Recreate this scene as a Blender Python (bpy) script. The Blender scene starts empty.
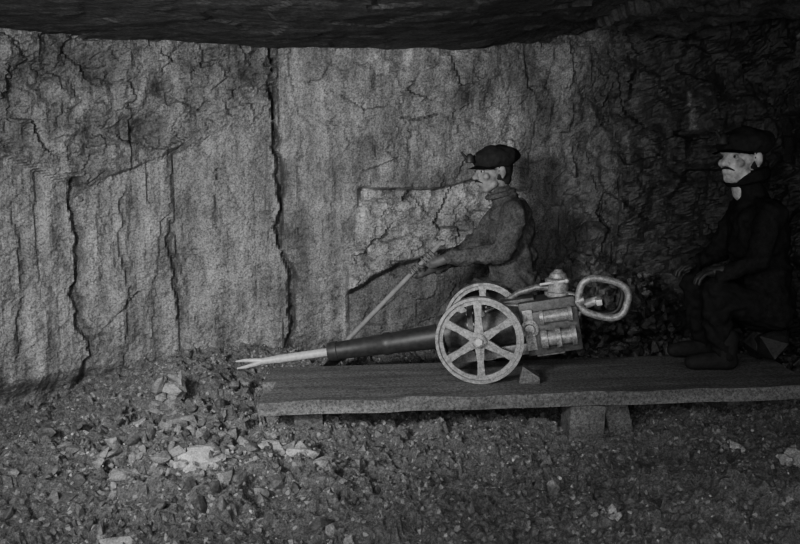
import bpy, bmesh, math, random
from mathutils import Vector, Matrix, noise, Euler, Quaternion
random.seed(7)
S=bpy.context.scene
COL=S.collection

# ------------------------------------------------------------ materials
def mat(name, c1, c2, rough=0.7, metal=0.0, scale=20, bump=0.3, bdist=0.01, tone=False, stretch=(1,1,1), spec=0.5, glint=0.0, contrast=(0.35,0.65), grain=0.0, gscale=130):
    m=bpy.data.materials.new(name); m.use_nodes=True
    nt=m.node_tree; N=nt.nodes; L=nt.links
    b=N['Principled BSDF']
    b.inputs['Roughness'].default_value=rough
    b.inputs['Metallic'].default_value=metal
    b.inputs['Specular IOR Level'].default_value=spec
    tc=N.new('ShaderNodeTexCoord'); mp=N.new('ShaderNodeMapping')
    mp.inputs['Scale'].default_value=stretch
    L.new(tc.outputs['Object'],mp.inputs['Vector'])
    n=N.new('ShaderNodeTexNoise'); n.inputs['Scale'].default_value=scale; n.inputs['Detail'].default_value=8; n.inputs['Roughness'].default_value=0.68
    L.new(mp.outputs[0],n.inputs['Vector'])
    r=N.new('ShaderNodeValToRGB')
    r.color_ramp.elements[0].position=contrast[0]; r.color_ramp.elements[1].position=contrast[1]
    r.color_ramp.elements[0].color=(c1,c1,c1,1); r.color_ramp.elements[1].color=(c2,c2,c2,1)
    L.new(n.outputs['Fac'],r.inputs['Fac'])
    out=r.outputs['Color']
    def mul(a,bsock):
        mx=N.new('ShaderNodeMix'); mx.data_type='RGBA'; mx.blend_type='MULTIPLY'; mx.inputs[0].default_value=1
        L.new(a,mx.inputs[6]); L.new(bsock,mx.inputs[7]); return mx.outputs[2]
    if grain>0:
        g=N.new('ShaderNodeTexNoise'); g.inputs['Scale'].default_value=gscale; g.inputs['Detail'].default_value=3; g.inputs['Roughness'].default_value=.8
        L.new(tc.outputs['Object'],g.inputs['Vector'])
        gr=N.new('ShaderNodeMapRange'); gr.inputs[1].default_value=.35; gr.inputs[2].default_value=.65; gr.inputs[3].default_value=1-grain; gr.inputs[4].default_value=1+grain
        L.new(g.outputs['Fac'],gr.inputs[0]); out=mul(out,gr.outputs[0])
    if glint>0:
        v=N.new('ShaderNodeTexVoronoi'); v.inputs['Scale'].default_value=75
        L.new(tc.outputs['Object'],v.inputs['Vector'])
        sep=N.new('ShaderNodeSeparateColor'); L.new(v.outputs['Color'],sep.inputs[0])
        gr=N.new('ShaderNodeMapRange'); gr.inputs[1].default_value=0.90; gr.inputs[2].default_value=1.0
        gr.inputs[3].default_value=0.0; gr.inputs[4].default_value=glint
        L.new(sep.outputs[0],gr.inputs[0])
        mx=N.new('ShaderNodeMix'); mx.data_type='RGBA'
        mx.inputs[7].default_value=(.6,.6,.6,1)
        L.new(gr.outputs[0],mx.inputs[0]); L.new(out,mx.inputs[6]); out=mx.outputs[2]
    if tone:
        a=N.new('ShaderNodeAttribute'); a.attribute_name='tone'
        out=mul(out,a.outputs['Color'])
    L.new(out,b.inputs['Base Color'])
    if bump>0:
        bp=N.new('ShaderNodeBump'); bp.inputs['Strength'].default_value=bump; bp.inputs['Distance'].default_value=bdist
        n2=N.new('ShaderNodeTexNoise'); n2.inputs['Scale'].default_value=scale*1.5; n2.inputs['Detail'].default_value=10; n2.inputs['Roughness'].default_value=.7
        L.new(mp.outputs[0],n2.inputs['Vector']); L.new(n2.outputs['Fac'],bp.inputs['Height']); L.new(bp.outputs[0],b.inputs['Normal'])
    return m

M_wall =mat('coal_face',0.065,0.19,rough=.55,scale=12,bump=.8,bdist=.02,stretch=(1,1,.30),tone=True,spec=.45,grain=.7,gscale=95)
M_ceil =mat('roof_slate',0.04,0.08,rough=.95,scale=7,bump=.5,bdist=.03,spec=.15,grain=.5,gscale=60)
M_floor=mat('coal_dust_floor',0.08,0.19,rough=.8,scale=34,bump=1,bdist=.03,glint=.6,grain=.6)
M_rock =mat('broken_coal',0.09,0.20,rough=.5,scale=22,bump=.8,bdist=.012,tone=True,grain=.5)
M_wood =mat('mine_timber',0.07,0.14,rough=.85,scale=14,bump=.5,bdist=.004,stretch=(.12,1,1),spec=.2,grain=.6,gscale=80)
M_haft =mat('shovel_haft_wood',0.14,0.22,rough=.7,scale=30,bump=.2,bdist=.002,spec=.3)
M_iron =mat('cast_iron',0.07,0.20,rough=.45,metal=.3,scale=40,bump=.25,bdist=.002,grain=.4)
M_case =mat('casing_iron',0.03,0.09,rough=.5,metal=.2,scale=30,bump=.25,bdist=.002,grain=.4)
M_dark =mat('oily_dark_iron',0.015,0.035,rough=.5,metal=.2,scale=40,bump=.2,bdist=.002)
M_steel=mat('worn_steel',0.40,0.64,rough=.4,metal=.3,scale=60,bump=.15,bdist=.002)
M_rim  =mat('wheel_iron',0.13,0.36,rough=.42,metal=.3,scale=45,bump=.2,bdist=.002,grain=.45)
M_coat =mat('work_jacket_cloth',0.04,0.09,rough=.95,scale=14,bump=.7,bdist=.012,spec=.1,grain=.5,gscale=80)
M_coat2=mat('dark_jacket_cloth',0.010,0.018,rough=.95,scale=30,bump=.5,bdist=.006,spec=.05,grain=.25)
M_trou =mat('trouser_cloth',0.03,0.05,rough=.95,scale=30,bump=.5,bdist=.006,spec=.1)
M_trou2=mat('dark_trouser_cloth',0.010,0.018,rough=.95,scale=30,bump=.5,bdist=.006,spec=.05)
M_skin =mat('sooty_skin',0.11,0.27,rough=.6,scale=30,bump=.1,bdist=.002)
M_skin2=mat('pale_sooty_skin',0.20,0.62,rough=.6,scale=24,bump=.1,bdist=.002)
M_hand =mat('sooty_hand_skin',0.05,0.10,rough=.6,scale=30,bump=.1,bdist=.002)
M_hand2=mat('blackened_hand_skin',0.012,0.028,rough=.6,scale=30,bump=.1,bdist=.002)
M_cap  =mat('cap_cloth',0.012,0.022,rough=.9,scale=50,bump=.3,bdist=.003,spec=.1)
M_hair =mat('dark_hair',0.012,0.025,rough=.8,scale=90,bump=.5,bdist=.003,spec=.2)
M_boot =mat('boot_leather',0.012,0.02,rough=.8,scale=50,bump=.2,bdist=.002,spec=.15)
M_eye  =mat('eye_white',0.22,0.26,rough=.3,scale=5,bump=0)

# ------------------------------------------------------------ helpers
def link(o,parent=None):
    COL.objects.link(o)
    if parent: o.parent=parent
    return o
def obj_from_bm(name,bm,mats,parent=None,smooth=True,angle=40):
    me=bpy.data.meshes.new(name)
    bmesh.ops.recalc_face_normals(bm,faces=bm.faces)
    bm.to_mesh(me); bm.free()
    for m in (mats if isinstance(mats,list) else [mats]): me.materials.append(m)
    if smooth:
        me.polygons.foreach_set('use_smooth',[True]*len(me.polygons))
        try: me.set_sharp_from_angle(angle=math.radians(angle))
        except Exception: pass
    o=bpy.data.objects.new(name,me); return link(o,parent)
def empty(name,loc=(0,0,0),rot=(0,0,0)):
    e=bpy.data.objects.new(name,None); e.location=loc; e.rotation_euler=rot; e.empty_display_size=.1
    return link(e)
def cyl(bm,p0,p1,r0,r1=None,seg=24):
    p0=Vector(p0);p1=Vector(p1); r1=r0 if r1 is None else r1
    d=p1-p0
    M=Matrix.Translation((p0+p1)/2)@d.to_track_quat('Z','Y').to_matrix().to_4x4()
    bmesh.ops.create_cone(bm,cap_ends=True,segments=seg,radius1=r0,radius2=r1,depth=d.length,matrix=M)
def ball(bm,c,r,sub=2,sc=(1,1,1)):
    M=Matrix.Translation(c)@Matrix.Diagonal((*sc,1))
    bmesh.ops.create_icosphere(bm,subdivisions=sub,radius=r,matrix=M)
def box(bm,c,s,rot=None,bev=0.0):
    M=Matrix.Translation(c)
    if rot: M=M@Euler(rot).to_matrix().to_4x4()
    M=M@Matrix.Diagonal((*s,1))
    r=bmesh.ops.create_cube(bm,size=1,matrix=M)
    if bev>0:
        es=list({e for v in r['verts'] for e in v.link_edges})
        bmesh.ops.bevel(bm,geom=es,offset=bev,segments=2,affect='EDGES',profile=.6)
def lathe(bm,prof,o,ax,seg=32):
    o=Vector(o); ax=Vector(ax).normalized(); q=ax.to_track_quat('Z','Y')
    u=q@Vector((1,0,0)); v=q@Vector((0,1,0)); rings=[]
    for t,r in prof:
        rings.append([bm.verts.new(o+ax*t+(u*math.cos(a)+v*math.sin(a))*r) for a in [2*math.pi*i/seg for i in range(seg)]])
    for A,B in zip(rings,rings[1:]):
        for i in range(seg):
            bm.faces.new((A[i],A[(i+1)%seg],B[(i+1)%seg],B[i]))
    bm.faces.new(rings[0][::-1]); bm.faces.new(rings[-1])
def tube(bm,pts,r,seg=10,closed=False):
    P=[Vector(p) for p in pts]; n=len(P); rings=[]
    prev=None
    for i in range(n):
        if closed: t=(P[(i+1)%n]-P[i-1])
        else: t=P[min(i+1,n-1)]-P[max(i-1,0)]
        t.normalize()
        if prev is None:
            u=t.orthogonal().normalized()
        else:
            u=(prev-t*prev.dot(t)).normalized()
        prev=u; v=t.cross(u)
        rr=r[i] if isinstance(r,(list,tuple)) else r
        rings.append([bm.verts.new(P[i]+(u*math.cos(a)+v*math.sin(a))*rr) for a in [2*math.pi*k/seg for k in range(seg)]])
    m=n if closed else n-1
    for i in range(m):
        A=rings[i];B=rings[(i+1)%n]
        for k in range(seg): bm.faces.new((A[k],A[(k+1)%seg],B[(k+1)%seg],B[k]))
    if not closed: bm.faces.new(rings[0][::-1]); bm.faces.new(rings[-1])
def capsule(bm,p0,r0,p1,r1):
    if (Vector(p1)-Vector(p0)).length>1e-4: cyl(bm,p0,p1,r0,r1,seg=20)
    ball(bm,p0,r0,3); ball(bm,p1,r1,3)
def fuse(name,bm,mats,voxel,parent=None,smooth_it=4,disp=None):
    me=bpy.data.meshes.new(name+'_src'); bm.to_mesh(me); bm.free()
    o=bpy.data.objects.new(name+'_src',me); COL.objects.link(o)
    r=o.modifiers.new('r','REMESH'); r.mode='VOXEL'; r.voxel_size=voxel
    s=o.modifiers.new('s','SMOOTH'); s.iterations=smooth_it; s.factor=.5
    dg=bpy.context.evaluated_depsgraph_get()
    m2=bpy.data.meshes.new_from_object(o.evaluated_get(dg)); m2.name=name
    bpy.data.objects.remove(o)
    if disp:
        m2.update()
        nor=[v.normal.copy() for v in m2.vertices]
        for v,nn in zip(m2.vertices,nor): v.co+=nn*disp(v.co)
    m2.materials.clear()
    for m in (mats if isinstance(mats,list) else [mats]): m2.materials.append(m)
    m2.polygons.foreach_set('use_smooth',[True]*len(m2.polygons))
    o=bpy.data.objects.new(name,m2); return link(o,parent)

def facet(p,sc,seed=0.0,kw=.5):
    q=Vector(p)*sc+Vector((seed,seed*1.7,seed*.3))
    d,pts=noise.voronoi(q)
    c=pts[0]
    h=noise.noise_vector(c*3.17+Vector((5.1,2.2,9.3)))
    k=noise.cell(c*7.3)
    return (q-c).dot(h)*1.1+k*kw, d[1]-d[0]
def fr(p,sc,oct=4): return noise.fractal(Vector(p)*sc,1.0,2.0,oct)
def lerp(a,b,t): return a+(b-a)*t
def sstep(a,b,x):
    t=max(0,min(1,(x-a)/(b-a))); return t*t*(3-2*t)
def seg_d(px,pz,a,b):
    ax,az=a;bx,bz=b; dx=bx-ax;dz=bz-az
    t=max(0,min(1,((px-ax)*dx+(pz-az)*dz)/(dx*dx+dz*dz)))
    return math.hypot(px-ax-dx*t,pz-az-dz*t)
def poly_d(px,pz,pl): return min(seg_d(px,pz,a,b) for a,b in zip(pl,pl[1:]))
def interp(pts,x):
    if x<=pts[0][0]: return pts[0][1]
    for (a,b),(c,d) in zip(pts,pts[1:]):
        if x<=c: return b+(d-b)*(x-a)/(c-a)
    return pts[-1][1]

# ------------------------------------------------------------ wall of coal (face)
plan=[(-3.4,1.0),(-3.0,2.6),(-2.3,3.95),(-1.6,4.62),(-.8,4.9),(0,4.98),(.9,5.1),(1.6,5.05),(2.1,4.65),(2.45,4.0),(2.7,2.9),(2.9,1.0)]
def cr(P,i,t):
    p0=P[max(i-1,0)];p1=P[i];p2=P[i+1];p3=P[min(i+2,len(P)-1)]
    return [0.5*((2*p1[k])+(-p0[k]+p2[k])*t+(2*p0[k]-5*p1[k]+4*p2[k]-p3[k])*t*t+(-p0[k]+3*p1[k]-3*p2[k]+p3[k])*t**3) for k in (0,1)]
dense=[]
for i in range(len(plan)-1):
    for j in range(60): dense.append(Vector(cr(plan,i,j/60)))
dense.append(Vector(plan[-1]))
line=[dense[0]]; acc=0
for a,b in zip(dense,dense[1:]):
    acc+=(b-a).length
    step=.0110 if 3.0<b.y else .04
    if acc>=step: line.append(b); acc=0
crackA=[(-1.86,1.2),(-1.84,.9),(-1.87,.6),(-1.83,.3),(-1.85,-.2)]
crackB=[(-.80,2.1),(-.78,1.75),(-.79,1.38),(-.73,1.16),(-.76,.95),(-.755,.78),(-.70,.62),(-.69,.43),(-.72,.2),(-.70,-.1)]
crackC=[(-1.42,.95),(-1.38,.62),(-1.37,.35)]
crackD=[(-1.62,1.15),(-1.66,.85),(-1.63,.45),(-1.66,.1)]
crackE=[(-2.1,1.1),(-2.07,.7),(-2.12,.2)]
crackF=[(-.79,1.9),(-.9,1.84),(-.86,1.98)]
crackG=[(-1.12,1.3),(-1.15,.9)]
crackI=[(.02,1.58),(.12,1.57),(.26,1.61)]
CR=((crackA,.012,.06),(crackB,.014,.07),(crackC,.009,.035),(crackD,.004,.018),(crackE,.004,.018),(crackF,.03,.04),(crackG,.003,.014),(crackI,.003,.015))
ledge=[(-3.2,1.42),(-2.3,1.34),(-2.1,1.31),(-1.84,1.16),(-1.62,1.24),(-1.33,1.38),(-1.1,1.5),(-.82,1.6),(-.76,1.62)]
def wall_disp(x,y,z):
    p=(x,y,z)
    d=0.0; tone=1.0
    wob=.03*fr((x*2,0,z*2),1.5)
    lz=interp(ledge,x)
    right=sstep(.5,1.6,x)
    streak=fr((x*9,y*9,z*.9),1.0,6)
    fine=fr(p,14,4)
    fade=sstep(-1.5,-.85,x)
    if x<-.76:
        up=sstep(lz-.01-.15*fade,lz+.015+.1*fade,z+wob+.5*wob*fade)
        f,e=facet((x,y,z),4.5,3.0,.3); f2,e2=facet((x,y,z),10,5.0,.12); f3,e3=facet((x*1.8,y*1.8,z*.35),2.6,7.0,.12)
        lowd=.020*streak+.028*f3+.008*fr(p,30,3)+.012*fr(p,4,3)
        upd=.045-.02*fade+.05*f+.04*f2+.05*fr(p,5,6)+.012*fine
        d+=lerp(lowd,upd,up); tone*=lerp(1.14,.78,up)*(1+lerp(.25,.7,up)*fr(p,5,6))*(1+lerp(.42,0,up)*streak)
    else:
        f,e=facet((x,y,z*1.0),3.0+1.2*right,1.0,.15); f2,e2=facet((x,y,z),9,6.0,.1); f3,e3=facet((x*2,y*2,z*.45),2.5,7.0,.08)
        s=.014*streak+.025*f3+.022*fr(p,2.2,6)+.008*fr(p,26,3)
        rg=.11*f+.04*f2+.13*fr(p,3,8)+.012*fine
        upper=sstep(1.15,1.5,z+.2*fr(p,1.5,2))*.42
        d+=lerp(s,rg,max(right,upper if x>-.4 else upper*sstep(-.7,-.4,x))*1.0)
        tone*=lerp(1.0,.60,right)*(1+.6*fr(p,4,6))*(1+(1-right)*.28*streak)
        tone*=lerp(1,.28,sstep(.9,1.8,x))  # light falloff towards the right, painted into the wall tone
        st=1-sstep(.0,.16,poly_d(x,z+.06*fr(p,8,3),[(-.12,1.93),(.2,1.96),(.42,1.86)]))
        tone*=1+1.0*st*max(0,.4+fr(p,12,3)*1.5)
        if x>1.2:
            q=min(poly_d(x,z,[(1.80,1.72),(1.82,1.52)]),poly_d(x,z,[(2.25,2.0),(2.3,1.96)]),poly_d(x,z,[(2.38,1.68),(2.45,1.67)]))+.02*fr(p,15,3)
            if q<.02: tone=lerp(tone,1.7,1-sstep(.0,.02,q))  # rock glints painted as pale streaks in the tone
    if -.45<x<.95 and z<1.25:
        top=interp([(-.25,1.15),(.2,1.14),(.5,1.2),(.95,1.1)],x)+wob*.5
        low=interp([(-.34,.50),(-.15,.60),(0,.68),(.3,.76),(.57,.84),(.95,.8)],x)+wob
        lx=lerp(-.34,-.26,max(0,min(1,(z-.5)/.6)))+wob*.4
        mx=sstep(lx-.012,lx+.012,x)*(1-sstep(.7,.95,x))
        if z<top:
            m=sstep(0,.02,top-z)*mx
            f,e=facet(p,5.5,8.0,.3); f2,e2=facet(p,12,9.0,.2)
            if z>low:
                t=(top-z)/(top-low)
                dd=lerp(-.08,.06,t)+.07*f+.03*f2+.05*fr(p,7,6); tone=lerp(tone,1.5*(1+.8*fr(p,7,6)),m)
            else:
                t=sstep(0,.05,low-z); dd=lerp(.06,-.03,t)+.03*f+.01*fr(p,12,4); tone=lerp(tone,.68,m); m*=sstep(.1,.35,z)  # shade on the face under the slope also goes into the tone
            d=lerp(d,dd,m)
    for pl,w,dep in CR:
        xx=x+.03*fr((x*3,z*6,2.1),1.0,4)
        if min(a[0] for a in pl)-.1<xx<max(a[0] for a in pl)+.1:
            q=poly_d(xx,z,pl)
            ww=w*(1+1.2*fr((z*7,w*99,0),1.0,3))
            if ww>0 and q<ww*2.2: d-=dep*(1-sstep(ww*.5,ww*2.2,q)); tone*=lerp(.5,1,sstep(ww*.5,ww*2.2,q))
    if -1.84<x<-1.38 and z<lz: d+=.015
    d+=.02*sstep(-.76,-.72,x)*(1-sstep(-.7,-.2,x))
    if x<-.6: d-=.12*(1-sstep(-.05,.12,z))
    return d,max(tone,.08)
zs=[]; z=-.35
while z<2.3: zs.append(z); z+=.0115
verts=[];tones=[]
n=len(line)
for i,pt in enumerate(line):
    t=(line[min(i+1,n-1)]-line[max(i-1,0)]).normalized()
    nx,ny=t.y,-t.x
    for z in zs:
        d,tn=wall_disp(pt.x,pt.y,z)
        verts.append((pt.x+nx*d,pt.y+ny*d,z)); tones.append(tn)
m_=len(zs)
faces=[(i*m_+j,(i+1)*m_+j,(i+1)*m_+j+1,i*m_+j+1) for i in range(n-1) for j in range(m_-1)]
me=bpy.data.meshes.new('wall_back'); me.from_pydata(verts,[],faces)
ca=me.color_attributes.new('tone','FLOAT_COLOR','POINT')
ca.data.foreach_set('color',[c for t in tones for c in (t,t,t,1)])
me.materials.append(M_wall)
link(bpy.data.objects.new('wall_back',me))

# ------------------------------------------------------------ ceiling
def grid(name,x0,x1,y0,y1,st,fz,m,smooth=True):
    nx=int((x1-x0)/st)+1; ny=int((y1-y0)/st)+1
    V=[];F=[]
    for i in range(nx):
        for j in range(ny):
            x=x0+i*st;y=y0+j*st; V.append((x,y,fz(x,y)))
    F=[(i*ny+j,(i+1)*ny+j,(i+1)*ny+j+1,i*ny+j+1) for i in range(nx-1) for j in range(ny-1)]
    me=bpy.data.meshes.new(name); me.from_pydata(V,[],F); me.materials.append(m)
    if smooth: me.polygons.foreach_set('use_smooth',[True]*len(me.polygons))
    return link(bpy.data.objects.new(name,me))
def ceil_z(x,y):
    z=2.0+.02*fr((x,y,0),1.2,3)+.012*facet((x,y,0),3.5,4)[0]+.006*fr((x,y,0),9,4)
    if x>.3: z+= .12*sstep(.3,1.2,x)-sstep(.3,1.4,x)*.10*facet((x,y,0),2.5,4)[0]+sstep(.3,1.4,x)*.05*fr((x,y,0),4,4)
    return z
grid('ceiling',-3.6,3.1,.3,5.5,.025,ceil_z,M_ceil,False)

# ------------------------------------------------------------ floor
def floor_z(x,y):
    z=-.02
    z-=.10*(1-sstep(-2.3,-1.6,x))
    z+=.16*math.exp(-(((x+1.25)/.35)**2+((y-4.35)/.35)**2))
    z+=.07*math.exp(-(((x+.8)/.5)**2+((y-3.7)/.35)**2))
    z+=.20*math.exp(-(((x-1.9)/.5)**2+((y-4.3)/.5)**2))
    z+=.12*math.exp(-(((x-1.7)/.5)**2+((y-3.0)/.5)**2))
    z+=.12*sstep(4.35,4.9,y)
    z+=.07*fr((x,y,0),2.0,4)
    z+=.040*facet((x,y,.3),8,2.0)[0]+.028*facet((x,y,.3),24,6.0)[0]+.010*fr((x,y,1),40,3)
    return z
grid('floor',-3.4,3.0,1.0,5.3,.0125,floor_z,M_floor,False)

# ------------------------------------------------------------ rocks
def hull(npts=14,jit=.35):
    bm=bmesh.new()
    for _ in range(npts):
        v=Vector((random.gauss(0,1),random.gauss(0,1),random.gauss(0,1))).normalized()*(1-random.random()*jit)
        bm.verts.new(v)
    r=bmesh.ops.convex_hull(bm,input=bm.verts)
    dead=[g for g in r['geom_interior'] if isinstance(g,bmesh.types.BMVert)]
    bmesh.ops.delete(bm,geom=dead,context='VERTS')
    bm.verts.index_update()
    V=[v.co.copy() for v in bm.verts];F=[[v.index for v in f.verts] for f in bm.faces]
    bm.free(); return V,F
HULLS=[hull(random.randint(10,20)) for _ in range(24)]
def rocks(name,items,m):
    V=[];F=[];T=[]
    for loc,s,rot,t in items:
        hv,hf=random.choice(HULLS); R=Euler(rot).to_matrix(); o=len(V)
        for v in hv:
            V.append(R@Vector((v.x*s[0],v.y*s[1],v.z*s[2]))+Vector(loc)); T.append(t*random.uniform(.7,1.3))
        F+= [[i+o for i in f] for f in hf]
    me=bpy.data.meshes.new(name); me.from_pydata([tuple(v) for v in V],[],F)
    ca=me.color_attributes.new('tone','FLOAT_COLOR','POINT')
    ca.data.foreach_set('color',[c for t in T for c in (t,t,t,1)])
    me.materials.append(m); return link(bpy.data.objects.new(name,me))
RR=lambda: (random.uniform(0,6.3),random.uniform(0,6.3),random.uniform(0,6.3))
items=[]
BX0,BX1,BY0,BY1=-.68,2.0,3.51,4.16
tilt=.032
def ptop(x): return .225+(x-.4)*tilt
def under(x,y,mg=0.0): return BX0-mg<x<BX1+mg and BY0-mg<y<BY1+mg
for _ in range(8000):
    x=random.uniform(-2.4,2.5); y=random.uniform(2.1,4.8)
    if abs(x)>.55*y+.2: continue
    if .15<x<1.05 and 4.15<y<4.8: continue
    s=random.choice([.004,.005,.006,.007,.008,.010,.012,.016])*random.uniform(.7,1.4)
    if random.random()<.014: s=random.uniform(.025,.05)
    if under(x,y,.06) and s>.03: continue
    t=random.choice([.5,.6,.8,.8,1.0,1.4,3.0 if s<.010 else .9])
    items.append(((x,y,floor_z(x,y)+s*.25),(s*random.uniform(.8,1.4),s*random.uniform(.8,1.4),s*random.uniform(.45,.9)),RR(),t))
for _ in range(300):
    x=random.gauss(-.95,.38); y=random.gauss(3.45,.35)
    if under(x,y,.08): continue
    s=random.uniform(.012,.055)
    items.append(((x,y,floor_z(x,y)+s*.25),(s,s*random.uniform(.6,1),s*random.uniform(.4,.8)),RR(),random.choice([.4,.5,.7,.9,1.3])))
for _ in range(500):
    x=random.gauss(2.05,.25); y=random.gauss(4.5,.3)
    if under(x,y,.08) or y>4.8: continue
    s=random.uniform(.02,.06)
    items.append(((x,y,floor_z(x,y)+s*.3+random.random()*.15*math.exp(-((x-2)/.4)**2)),(s,s*random.uniform(.6,1),s*random.uniform(.5,.9)),RR(),random.uniform(.12,.3)))
for _ in range(420):
    x=random.uniform(.85,1.7); y=random.uniform(4.5,4.95); s=random.uniform(.015,.05)
    h=.5*sstep(4.4,4.95,y)*math.exp(-((x-1.25)/.5)**2)
    items.append(((x,y,floor_z(x,y)+random.random()*h*1.4),(s,s*.8,s*.7),RR(),random.uniform(.2,.7)))
items.append(((.80,4.54,.18),(.20,.20,.27),(.05,.02,.3),.5))
rocks('coal_rubble',items,M_rock)
def slab(loc,s,rotz,t,n=4,big=1.0,name='coal_slab'):
    z0=floor_z(loc[0],loc[1])
    it=[((loc[0],loc[1],z0+.03),(s[0]*.66*big,s[1]*.8*big,s[2]*1.2),(.38,.05,rotz),t),
        ((loc[0]+s[0]*.55,loc[1]-.02,z0+.02),(s[0]*.42*big,s[1]*.5*big,s[2]),(.4,.15,rotz+.5),t*.85),
        ((loc[0]-s[0]*.6,loc[1]+.02,z0+.015),(s[0]*.35*big,s[1]*.5*big,s[2]),(.3,-.15,rotz-.5),t*.7)]
    for k in range(n):
        ox=random.uniform(-.7,.7)*s[0]; oy=random.uniform(-.5,.5)*s[1]
        it.append(((loc[0]+ox,loc[1]+oy,z0+.006*k+s[2]*.3),(s[0]*random.uniform(.15,.32),s[1]*random.uniform(.2,.5),s[2]*random.uniform(.8,1.4)),
                   (random.uniform(-.2,.5),random.uniform(-.3,.3),rotz+random.uniform(-.6,.6)),t*random.uniform(.25,1.0)))
    for k in range(n*5):
        q=random.uniform(.008,.026)
        it.append(((loc[0]+random.gauss(0,.7)*s[0],loc[1]+random.gauss(0,.7)*s[1],z0+.02+random.random()*.03),(q,q*.8,q*.6),RR(),t*random.uniform(.2,.8)))
    rocks(name,it,M_rock)
slab((-.86,3.14),(.19,.10,.035),.1,2.6,7)
slab((-.54,3.34),(.21,.10,.035),-.2,2.4,8)
slab((-.34,3.22),(.10,.07,.03),-.2,1.4,4)
slab((-1.2,3.2),(.15,.07,.03),-.1,1.3,5)
slab((-.95,2.46),(.13,.05,.025),.1,2.2,4)
slab((1.62,3.02),(.09,.08,.035),.6,4.0,6)
slab((1.50,3.35),(.05,.05,.02),.6,3.0,3)
slab((.78,2.72),(.035,.03,.03),.6,2.4,2)
def boulder(loc,s,t,rot=(0,0,0),cl=5,name='coal_boulder'):
    it=[(loc,s,rot,t)]
    for k in range(cl):
        it.append(((loc[0]+random.uniform(-.7,.7)*s[0],loc[1]+random.uniform(-.6,.3)*s[1],loc[2]+random.uniform(-.6,.5)*s[2]),
        (s[0]*.5,s[1]*.5,s[2]*.5),RR(),t*random.uniform(.5,1.3)))
    rocks(name,it,M_rock)
boulder((-1.20,3.95,.10),(.08,.08,.17),1.5,(.2,.3,.4),12)
boulder((-1.10,3.75,.0),(.12,.08,.07),1.0,(.1,.2,.4),8)
it=[((1.90,3.90,ptop(1.9)+.12),(.10,.14,.13),(.1,.1,.3),.12),((1.90,3.98,ptop(1.9)+.11),(.10,.12,.12),(.1,.4,1.3),.12),((1.86,3.94,ptop(1.9)+.20),(.10,.12,.07),(.1,.0,.3),.12)]
rocks('coal_block_seat',it,M_rock)

# ------------------------------------------------------------ timber platform
plat=empty('timber_platform',(0,0,0))
yy=BY0; ws=[.19,.16,.17,.13]
for k,w in enumerate(ws):
    bm=bmesh.new(); x0=BX0+random.uniform(-.03,.05); x1=BX1+random.uniform(-.05,.05)
    N=60; th=.065
    vs=[]
    for i in range(N+1):
        x=lerp(x0,x1,i/N); zt=ptop(x)-.002*k; j=.014*fr((x*4,k,0),1.0,4) if k==0 else 0
        g=.0015 if k else 0
        vs.append([bm.verts.new((x,yy+g+j,zt-th)),bm.verts.new((x,yy+w-.0015,zt-th)),bm.verts.new((x,yy+w-.0015,zt)),bm.verts.new((x,yy+g+j,zt+j*.6))])
    for A,B in zip(vs,vs[1:]):
        for q in range(4): bm.faces.new((A[q],B[q],B[(q+1)%4],A[(q+1)%4]))
    bm.faces.new(vs[0]); bm.faces.new(vs[-1][::-1])
    es=[e for e in bm.edges if e.is_boundary is False and abs((e.verts[0].co-e.verts[1].co).x)>.01]
    bmesh.ops.bevel(bm,geom=[e for e in es if e.calc_face_angle(0)>1],offset=.005,segments=2,affect='EDGES')
    obj_from_bm('plank_%d'%(k+1),bm,M_wood,plat,angle=50)
    yy+=w
bm=bmesh.new()
box(bm,(.88,3.62,.060),(.17,.17,.22),(0,.04,.05),.012)
box(bm,(1.06,3.70,.045),(.12,.14,.26),(0,-.25,.1),.012)
box(bm,(-.45,3.70,.035),(.14,.14,.18),(0,0,.1),.01)
box(bm,(1.75,3.95,.08),(.14,.14,.22),(0,0,.1),.01)
box(bm,(-.4,4.0,.045),(.14,.14,.18),(0,0,.1),.01)
obj_from_bm('support_blocks',bm,M_wood,plat,angle=40)

# ------------------------------------------------------------ coal punching machine
WR=.215
mach=empty('coal_punching_machine',(.425,3.95,ptop(.42)+WR),(0,0,math.radians(-9)))
PT=Matrix.Rotation(math.radians(-10.2),4,'Y')
def part(name,bm,m,pitch=True,angle=35):
    if pitch: bmesh.ops.transform(bm,matrix=PT,verts=bm.verts)
    return obj_from_bm(name,bm,m,mach,angle=angle)
X=Vector((1,0,0))
bm=bmesh.new()
for s in (1,-1):
    tube(bm,[(-1.20,0,0),(-1.25,0,.010*s),(-1.31,0,.018*s),(-1.36,0,.020*s)],[.014,.012,.009,.004],8)
cyl(bm,(-1.21,0,0),(-1.12,0,0),.018,.021,12)
part('pick_bit',bm,M_steel)
bm=bmesh.new()
lathe(bm,[(0,.019),(.02,.022),(.30,.022),(.32,.028)],(-1.14,0,0),X,20)
part('pick_shank',bm,M_steel)
bm=bmesh.new()
lathe(bm,[(0,.034),(.0,.048),(.02,.052),(.05,.052),(.055,.048),(.30,.054),(.31,.060),(.34,.060),(.35,.056),(.58,.064),(.60,.066)],(-.83,0,0),X,32)
part('front_barrel',bm,M_dark)
bm=bmesh.new()
lathe(bm,[(0,.06),(0,.095),(.025,.10),(.03,.08),(.10,.085),(.16,.10),(.162,.122),(.19,.122),(.195,.10),(.45,.105),(.455,.128),(.48,.128),(.485,.105),(.64,.10),(.645,.118),(.67,.118),(.68,.09),(.72,.06),(.73,.03)],(-.22,0,.01),X,40)
part('main_cylinder',bm,M_case)
bm=bmesh.new()
for xx in (-.05,.245,.43):
    for k in range(10):
        a=2*math.pi*k/10+.2
        cyl(bm,(xx-.012,math.cos(a)*.11,.01+math.sin(a)*.11),(xx+.025,math.cos(a)*.11,.01+math.sin(a)*.11),.009,seg=6)
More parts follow.
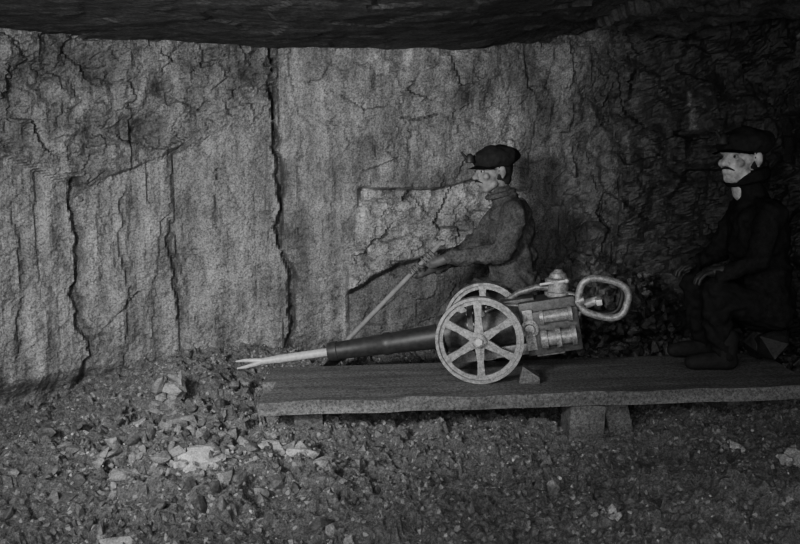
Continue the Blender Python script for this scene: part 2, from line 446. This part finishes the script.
part('flange_bolts',bm,M_steel)
bm=bmesh.new()
for s in (-1,1):
    box(bm,(.12,.120*s,-.10),(.66,.024,.055),None,.005)
    box(bm,(.0,.120*s,-.04),(.09,.03,.12),None,.008)
box(bm,(.33,0,-.13),(.14,.24,.04),None,.006)
box(bm,(-.12,0,-.115),(.06,.24,.03),None,.006)
part('cradle_frame',bm,M_iron)
bm=bmesh.new()
box(bm,(.345,-.02,.06),(.28,.20,.14),None,.014)
box(bm,(.355,-.085,-.03),(.27,.10,.22),None,.012)
box(bm,(.20,-.01,.11),(.18,.13,.07),None,.012)
part('valve_casing',bm,M_case)
bm=bmesh.new()
lathe(bm,[(0,.02),(.005,.042),(.02,.047),(.035,.047),(.037,.036),(.075,.036),(.077,.05),(.10,.05),(.102,.036),(.15,.036),(.152,.048),(.175,.048),(.18,.03),(.19,.012)],(.29,-.165,-.055),X,28)
part('valve_chest',bm,M_rim)
bm=bmesh.new()
lathe(bm,[(0,.045),(.012,.045),(.014,.028),(.03,.024),(.034,.0001)],(.245,-.135,-.0),(0,-1,0),24)
for k in range(6):
    a=k*math.pi/3; cyl(bm,(.245+.035*math.cos(a),-.13,.035*math.sin(a)),(.245+.035*math.cos(a),-.16,.035*math.sin(a)),.006,seg=6)
box(bm,(.245,-.125,-.065),(.05,.03,.09),None,.005)
box(bm,(.245,-.125,.055),(.05,.03,.08),None,.005)
part('side_cover',bm,M_rim)
bm=bmesh.new()
lathe(bm,[(0,.018),(.003,.034),(.02,.038),(.022,.030),(.14,.030),(.142,.038),(.16,.038),(.165,.02)],(.30,-.145,.05),X,24)
part('valve_cylinder',bm,M_rim)
bm=bmesh.new()
Zp=PT.inverted().to_3x3()@Vector((0,0,1))
lathe(bm,[(0,.055),(.04,.052),(.042,.066),(.058,.066),(.060,.052),(.105,.052),(.107,.064),(.122,.064),(.13,.046),(.15,.040),(.16,.024),(.17,.018),(.173,.008)],(.40,-.03,.09),Zp,28)
part('air_regulator',bm,M_rim)
bm=bmesh.new()
tube(bm,[(.38,-.03,.17),(.31,-.03,.185),(.22,-.02,.17),(.14,0,.13),(.12,0,.07)],.016,12)
tube(bm,[(.44,-.05,.14),(.50,-.07,.12),(.52,-.08,.06),(.47,-.09,.0)],.014,12)
tube(bm,[(.04,-.09,.11),(.12,-.1,.135),(.2,-.1,.12),(.26,-.1,.10)],.009,10)
cyl(bm,(.02,-.05,.06),(.02,-.05,.13),.02,seg=12); cyl(bm,(.02,-.05,.13),(.02,-.05,.15),.028,seg=12)
part('air_pipes',bm,M_iron)
bm=bmesh.new()
cyl(bm,(.33,-.06,.20),(.46,-.10,.205),.007,seg=8); ball(bm,(.46,-.10,.205),.012)
part('throttle_lever',bm,M_steel)
for s,nm in ((-1,'handle_near'),(1,'handle_far')):
    bm=bmesh.new(); pts=[]
    k2=1.0 if s<0 else .92
    for k in range(44):
        a=2*math.pi*k/44
        ex=.118*k2*math.copysign(abs(math.cos(a))**.7,math.cos(a)); ez=.092*k2*math.copysign(abs(math.sin(a))**.7,math.sin(a))
        xx=ex*math.cos(-.40)-ez*math.sin(-.40); zz=ex*math.sin(-.40)+ez*math.cos(-.40)
        pts.append((.620+xx,s*.09,(.092 if s<0 else .070)+zz))
    tube(bm,pts,.018 if s<0 else .013,12,closed=True)
    cyl(bm,(.42,s*.08,.08),(.53,s*.09,.10),.026,.020,12)
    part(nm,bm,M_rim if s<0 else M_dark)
bm=bmesh.new()
cyl(bm,(.49,0,.05),(.60,0,.07),.03,.020,16); box(bm,(.60,0,.07),(.03,.17,.03),None,.006)
part('tail_crossbar',bm,M_steel)
def wheel(name,y):
    bm=bmesh.new(); seg=64; w=.024
    prof=[(WR,-w),(WR,w),(WR-.014,w),(WR-.017,.008),(WR-.036,.008),(WR-.036,-.008),(WR-.017,-.008),(WR-.014,-w)]
    rings=[]
    for i in range(seg):
        a=2*math.pi*i/seg
        rings.append([bm.verts.new((r*math.cos(a),y+o,r*math.sin(a))) for r,o in prof])
    for i in range(seg):
        A=rings[i];B=rings[(i+1)%seg]
        for k in range(len(prof)): bm.faces.new((A[k],A[(k+1)%len(prof)],B[(k+1)%len(prof)],B[k]))
    for k in range(6):
        a=math.radians(90+4)+k*math.pi/3; c,s=math.cos(a),math.sin(a)
        L0,L1=.025,WR-.028; vs=[]
        for L,hw,ht in ((L0,.024,.014),(L1*.6,.015,.010),(L1,.020,.009)):
            vs.append([bm.verts.new((c*L-s*hw*q,y+ht*r,s*L+c*hw*q)) for q,r in ((1,1),(-1,1),(-1,-1),(1,-1))])
        for A,B in zip(vs,vs[1:]):
            for q in range(4): bm.faces.new((A[q],B[q],B[(q+1)%4],A[(q+1)%4]))
        bm.faces.new(vs[0]);bm.faces.new(vs[-1][::-1])
    lathe(bm,[(-.035,.028),(-.03,.036),(.03,.036),(.035,.028)],(0,y,0),(0,-1,0),24)
    part(name,bm,M_rim,False,30)
    bm=bmesh.new()
    sgn=-1 if y<0 else 1
    cyl(bm,(0,y+sgn*.03,0),(0,y+sgn*.055,0),.022,.018,6)
    part(name+'_axle_nut',bm,M_steel,False)
wheel('wheel_near',-.23); wheel('wheel_far',.23)
bm=bmesh.new(); cyl(bm,(0,-.25,0),(0,.25,0),.018,seg=16)
part('axle',bm,M_iron,False)
bm=bmesh.new()
v=[(-.0,0,0),(.10,0,0),(.10,0,.03),(.02,0,.085)]
A=[bm.verts.new(Vector(p)) for p in v];B=[bm.verts.new(Vector(p)+Vector((0,.07,0))) for p in v]
bm.faces.new(A);bm.faces.new(B[::-1])
for i in range(4): bm.faces.new((A[i],B[i],B[(i+1)%4],A[(i+1)%4]))
ch=obj_from_bm('wheel_chock',bm,M_wood,None,angle=30); ch.location=(.58,3.68,ptop(.60)+.002); ch.rotation_euler=(0,-tilt,-.14)

# ------------------------------------------------------------ shovel
sh=empty('shovel')
TOP=Vector((.24,4.43,.850)); BOT=Vector((-.36,4.43,.22)); D=(BOT-TOP).normalized()
bm=bmesh.new(); cyl(bm,TOP,BOT,.014,.015,12)
nrm=D.cross(Vector((0,1,0))).normalized()
cyl(bm,TOP-Vector((0,.05,0)),TOP+Vector((0,.05,0)),.013,seg=12)
obj_from_bm('handle',bm,M_haft,sh)
bm=bmesh.new(); rows=[]
for i in range(9):
    t=i/8; hw=.10*min(1,.45+t*1.6); 
    row=[]
    for j in range(9):
        s=(j-4)/4
        p=BOT+D*(t*.20-.03)+Vector((0,1,0))*hw*s+nrm*(.035*s*s+.02*(1-t)**2)
        row.append(bm.verts.new(p))
    rows.append(row)
for A,B in zip(rows,rows[1:]):
    for j in range(8): bm.faces.new((A[j],A[j+1],B[j+1],B[j]))
bmesh.ops.solidify(bm,geom=bm.faces[:],thickness=.004)
obj_from_bm('blade',bm,M_dark,sh)

# ------------------------------------------------------------ people
def wr(c):
    return .014*fr(c,8,4)+.008*math.sin(50*c.z+30*c.x+12*fr(c,6,2))*(.3+.9*max(0,fr(c,4,2)+.3))
def make_head(man,HM,skin,beard=False):
    bm=bmesh.new()
    ball(bm,(.015,0,.022),.095,3,(1.0,.80,.98))
    ball(bm,(-.03,0,-.035),.075,3,(.85,.80,1.0))
    ball(bm,(-.052,0,-.088),.026,3,(1,1.2,.9))
    capsule(bm,(-.02,-.045,-.065),.022,(-.055,-.018,-.09),.02)
    capsule(bm,(-.02,.045,-.065),.022,(-.055,.018,-.09),.02)
    capsule(bm,(-.084,0,.012),.009,(-.112,0,-.026),.013)
    ball(bm,(-.100,-.011,-.030),.008); ball(bm,(-.100,.011,-.030),.008)
    capsule(bm,(-.078,-.042,.026),.010,(-.082,-.012,.024),.010)
    capsule(bm,(-.078,.042,.026),.010,(-.082,.012,.024),.010)
    ball(bm,(-.066,-.045,-.022),.02); ball(bm,(-.066,.045,-.022),.02)
    capsule(bm,(-.090,-.018,-.052),.007,(-.090,.018,-.052),.007)
    capsule(bm,(-.086,-.016,-.064),.008,(-.086,.016,-.064),.008)
    for s in (-1,1):
        ball(bm,(.018,.080*s,-.002),.03,3,(.6,.35,1.0)); ball(bm,(.014,.080*s,-.024),.016,3,(.6,.4,1))
    capsule(bm,(.02,0,-.05),.058,(.045,0,-.14),.056)
    h=fuse('head',bm,skin,.0045,man,3); h.matrix_local=HM
    bm=bmesh.new()
    for s in (-1,1): ball(bm,(-.077,.030*s,.006),.0115,2)
    o=obj_from_bm('eyes',bm,M_eye,man); o.matrix_local=HM
    bm=bmesh.new()
    for s in (-1,1):
        ball(bm,(-.0855,.031*s,.006),.006,2)
        tube(bm,[(-.086,.012*s,.030),(-.089,.03*s,.034),(-.078,.048*s,.030)],.005,6)
    tube(bm,[(-.085,-.036,-.055),(-.098,-.016,-.046),(-.103,0,-.043),(-.098,.016,-.046),(-.085,.036,-.055)],[.002,.005,.006,.005,.002],8)
    o=obj_from_bm('brows_and_moustache',bm,M_hair,man); o.matrix_local=HM
    bm=bmesh.new()
    ball(bm,(.032,0,.012),.094,3,(.92,.86,.95)); ball(bm,(.055,0,-.04),.06,3,(.8,1.1,.9))
    o=fuse('hair',bm,M_hair,.006,man,2,lambda c:.003*fr(c,60,2)); o.matrix_local=HM
    bm=bmesh.new()
    ball(bm,(.022,0,.070),.115,3,(1.12,1.0,.62)); ball(bm,(.06,0,.080),.09,3,(1.2,1.1,.65))
    cyl(bm,(.012,0,.030),(.012,0,.065),.100,.104,32)
    o=fuse('cap',bm,M_cap,.007,man,3,lambda c:.010*fr(c,14,3)); o.matrix_local=HM
    bm=bmesh.new(); rows=[]
    for i in range(5):
        t=i/4; row=[]
        for j in range(13):
            a=math.radians(-62+124*j/12); r0=.098; ext=.055*math.cos(a*.95)
            r=r0+ext*t
            row.append(bm.verts.new((.012-r*math.cos(a),r*math.sin(a)*.9,.040-.018*t-.008*math.sin(a)**2)))
        rows.append(row)
    for A,Bq in zip(rows,rows[1:]):
        for j in range(12): bm.faces.new((A[j],A[j+1],Bq[j+1],Bq[j]))
    bmesh.ops.solidify(bm,geom=bm.faces[:],thickness=.005)
    o=obj_from_bm('cap_peak',bm,M_cap,man); o.matrix_local=HM
    bm=bmesh.new()
    lathe(bm,[(0,.022),(.005,.026),(.03,.022),(.045,.014),(.05,.006)],(-.135,0,.055),(0,0,1),20)
    cyl(bm,(-.145,0,.07),(-.185,0,.115),.009,.006,10)
    tube(bm,[(-.115,0,.09),(-.10,0,.10),(-.098,0,.07),(-.11,0,.06)],.003,6)
    o=obj_from_bm('cap_lamp',bm,M_dark,man); o.matrix_local=HM
def boot(man,nm,ax,ay,fz):
    bm=bmesh.new()
    capsule(bm,(ax,ay,fz+.16),.058,(ax,ay,fz+.05),.052)
    capsule(bm,(ax+.02,ay,fz+.045),.045,(ax-.10,ay,fz+.045),.045)
    capsule(bm,(ax-.10,ay,fz+.045),.045,(ax-.17,ay,fz+.037),.036)
    fuse(nm,bm,M_boot,.008,man,3)
def collar(man,c,m,r=.016,k=1.0):
    bm=bmesh.new()
    tube(bm,[(c[0]+.075*k*math.cos(a),c[1]+.068*k*math.sin(a),c[2]+.02*math.cos(a)) for a in [2*math.pi*k_/24 for k_ in range(24)]],r,8,True)
    obj_from_bm('collar',bm,m,man)

man=empty('miner')
bm=bmesh.new()
def C(a,ra,b,rb): capsule(bm,a,ra,b,rb)
def B(c,r,sc): ball(bm,c,r,3,sc)
Y0=4.5
B((.67,Y0,.60),.16,(.98,1.12,.95))
B((.655,Y0,.74),.145,(.98,1.15,1.1))
B((.645,Y0,.90),.142,(.95,1.2,1.1))
B((.635,Y0,1.0),.12,(1,1.35,.9))
C((.63,Y0-.13,1.03),.07,(.63,Y0+.13,1.03),.07)
C((.61,Y0,1.07),.075,(.58,Y0,1.14),.062)
C((.67,Y0-.09,.56),.12,(.67,Y0+.09,.56),.12)
C((.63,Y0-.17,1.02),.072,(.58,Y0-.20,.81),.062)
C((.58,Y0-.20,.81),.062,(.29,Y0-.11,.765),.045)
C((.63,Y0+.17,1.02),.072,(.47,Y0+.18,.82),.062)
C((.47,Y0+.18,.82),.062,(.23,Y0+.02,.70),.045)
for s,kx in ((-1,0),(1,.06)):
    yk=Y0+s*.13
    C((.70,Y0+s*.09,.56),.105,(.42+kx,yk,.53),.075)
    C((.42+kx,yk,.53),.072,(.47+kx,yk,.30),.062)
    C((.47+kx,yk,.30),.06,(.48+kx,yk,.10),.05)
body=fuse('body',bm,[M_coat,M_trou],.010,man,3,wr)
for p in body.data.polygons:
    c=p.center
    if c.z<.60 and c.x<.62 or c.z<.50: p.material_index=1
collar(man,(.58,Y0,1.12),M_coat)
boot(man,'boot_near',.48,Y0-.13,.03); boot(man,'boot_far',.54,Y0+.13,.03)
make_head(man,Matrix.Translation((.530,Y0-.005,1.250))@Matrix.Rotation(math.radians(24),4,'Z')@Matrix.Rotation(math.radians(-4),4,'Y')@Matrix.Scale(1.06,4),M_skin)

def hand(name,P,wrist,side):
    w=Vector(wrist); bmh=bmesh.new()
    a=D.normalized(); back=(w-P); back-=a*back.dot(a); back.normalize()
    ot=a.cross(back).normalized()*side
    rs=.014
    palm=P+back*(rs+.018)
    capsule(bmh,w,.030,palm+back*.02,.03)
    for k in range(4):
        off=(k-1.5)*.021
        capsule(bmh,palm+back*.022+a*off*.7,.017,P+ot*-.004+a*off+back*(rs+.012),.014)
        r=.0088-.0008*abs(k-1.2); ln=[.95,1.05,1.0,.82][k]
        pts=[]
        for t in (0,.33,.66,1.0):
            ang=math.radians(25+ (215*ln)*t)
            rr=rs+r*.95
            pts.append(P+a*off+(back*math.cos(ang)+ot*math.sin(ang))*rr)
        pts[0]=P+a*off+back*(rs+.010)+ot*.016
        for p,q in zip(pts,pts[1:]): capsule(bmh,p,r,q,r*.93)
    th=[palm-a*.03+back*.01-ot*.01,P-a*.045+back*.018-ot*.016,P-a*.040-ot*(rs+.010),P-a*.030-ot*(rs*.5+.006)-back*(rs+.003)]
    for (p,q),(r1,r2) in zip(zip(th,th[1:]),((.015,.012),(.012,.010),(.010,.0085))): capsule(bmh,p,r1,q,r2)
    fuse(name,bmh,M_hand,.003,man,2)
def along(z):
    t=(z-TOP.z)/(BOT.z-TOP.z); return TOP.lerp(BOT,t)
hand('hand_near',along(.765),(.28,Y0-.11,.765),1)
hand('hand_far',along(.69),(.22,Y0+.02,.70),-1)

# machine runner, seated at the tail of the platform in the gloom
man2=empty('miner.001')
bm=bmesh.new(); Y1=3.95; ZU=.06; XS=.05
B((1.82+XS,Y1,.52+ZU),.16,(.95,1.15,.95))
B((1.80+XS,Y1,.68+ZU),.145,(.95,1.15,1.1))
B((1.775+XS,Y1,.84+ZU),.15,(.95,1.2,1.1))
B((1.76+XS,Y1,.95+ZU),.13,(1,1.35,.9))
C((1.75+XS,Y1-.14,1.0+ZU),.07,(1.75+XS,Y1+.14,1.0+ZU),.07)
C((1.74+XS,Y1,1.04+ZU),.075,(1.70+XS,Y1,1.14+ZU),.070)
for s in (-1,1):
    C((1.75+XS,Y1+s*.18,.99+ZU),.07,(1.68+XS,Y1+s*.23,.77+ZU),.055)
    C((1.68+XS,Y1+s*.23,.77+ZU),.055,(1.53+XS,Y1+s*.17,.70+ZU),.038)
    C((1.82+XS,Y1+s*.09,.50+ZU),.105,(1.52+XS,Y1+s*.13,.60+ZU),.075)
    C((1.52+XS,Y1+s*.13,.60+ZU),.070,(1.60,Y1+s*.13,.44),.062)
    C((1.60,Y1+s*.13,.44),.06,(1.64,Y1+s*.13,.35),.05)
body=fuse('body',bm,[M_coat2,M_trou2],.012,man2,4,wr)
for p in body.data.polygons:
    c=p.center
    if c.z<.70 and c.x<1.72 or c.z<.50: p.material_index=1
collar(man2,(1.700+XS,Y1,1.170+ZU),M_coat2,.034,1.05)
boot(man2,'boot_near',1.64,Y1-.13,ptop(1.6)+.003); boot(man2,'boot_far',1.64,Y1+.13,ptop(1.6)+.003)
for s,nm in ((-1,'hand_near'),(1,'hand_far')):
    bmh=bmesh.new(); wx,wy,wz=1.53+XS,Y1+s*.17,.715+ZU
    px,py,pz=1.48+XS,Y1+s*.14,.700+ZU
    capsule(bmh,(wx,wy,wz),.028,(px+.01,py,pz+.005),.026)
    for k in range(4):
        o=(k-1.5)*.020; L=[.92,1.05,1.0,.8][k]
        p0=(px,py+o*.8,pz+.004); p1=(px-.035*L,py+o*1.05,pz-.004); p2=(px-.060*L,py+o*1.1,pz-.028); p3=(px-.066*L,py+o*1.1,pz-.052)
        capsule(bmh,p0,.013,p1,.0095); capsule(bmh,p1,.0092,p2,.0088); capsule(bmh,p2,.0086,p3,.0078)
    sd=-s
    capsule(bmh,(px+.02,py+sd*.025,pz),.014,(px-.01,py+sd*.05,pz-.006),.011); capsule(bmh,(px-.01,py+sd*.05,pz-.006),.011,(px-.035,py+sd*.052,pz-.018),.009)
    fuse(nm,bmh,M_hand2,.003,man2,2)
make_head(man2,Matrix.Translation((1.660+XS,Y1-.01,1.320))@Matrix.Rotation(math.radians(30),4,'Z')@Matrix.Rotation(math.radians(2),4,'Y')@Matrix.Scale(1.12,4),M_skin2)

# ------------------------------------------------------------ light
def spot(name,loc,tgt,power,size,blend,rad):
    l=bpy.data.lights.new(name,'SPOT'); l.energy=power; l.spot_size=math.radians(size); l.spot_blend=blend; l.shadow_soft_size=rad
    o=bpy.data.objects.new(name,l); o.location=loc; o.rotation_euler=(Vector(tgt)-Vector(loc)).to_track_quat('-Z','Y').to_euler(); link(o)
spot('flash_lamp',(-1.6,.8,1.65),(-.65,4.8,.80),600,72,1.0,.26)
l=bpy.data.lights.new('fill_light','AREA'); l.energy=58; l.size=1.8; l.size_y=1.2; l.shape='RECTANGLE'  # soft fill added behind the camera to lift the blacks
o=bpy.data.objects.new('fill_light',l); o.location=(-.5,-.6,1.8); o.rotation_euler=(Vector((-.3,4.3,.4))-Vector(o.location)).to_track_quat('-Z','Y').to_euler(); link(o)
w=bpy.data.worlds.new('mine_gloom'); S.world=w; w.use_nodes=True
w.node_tree.nodes['Background'].inputs[0].default_value=(.5,.5,.5,1)
w.node_tree.nodes['Background'].inputs[1].default_value=1.9

cam=bpy.data.cameras.new('camera'); cam.lens=35; cam.sensor_width=36
co=bpy.data.objects.new('camera',cam); co.location=(0,0,1.3); co.rotation_euler=(math.radians(82),0,0); link(co)
S.camera=co
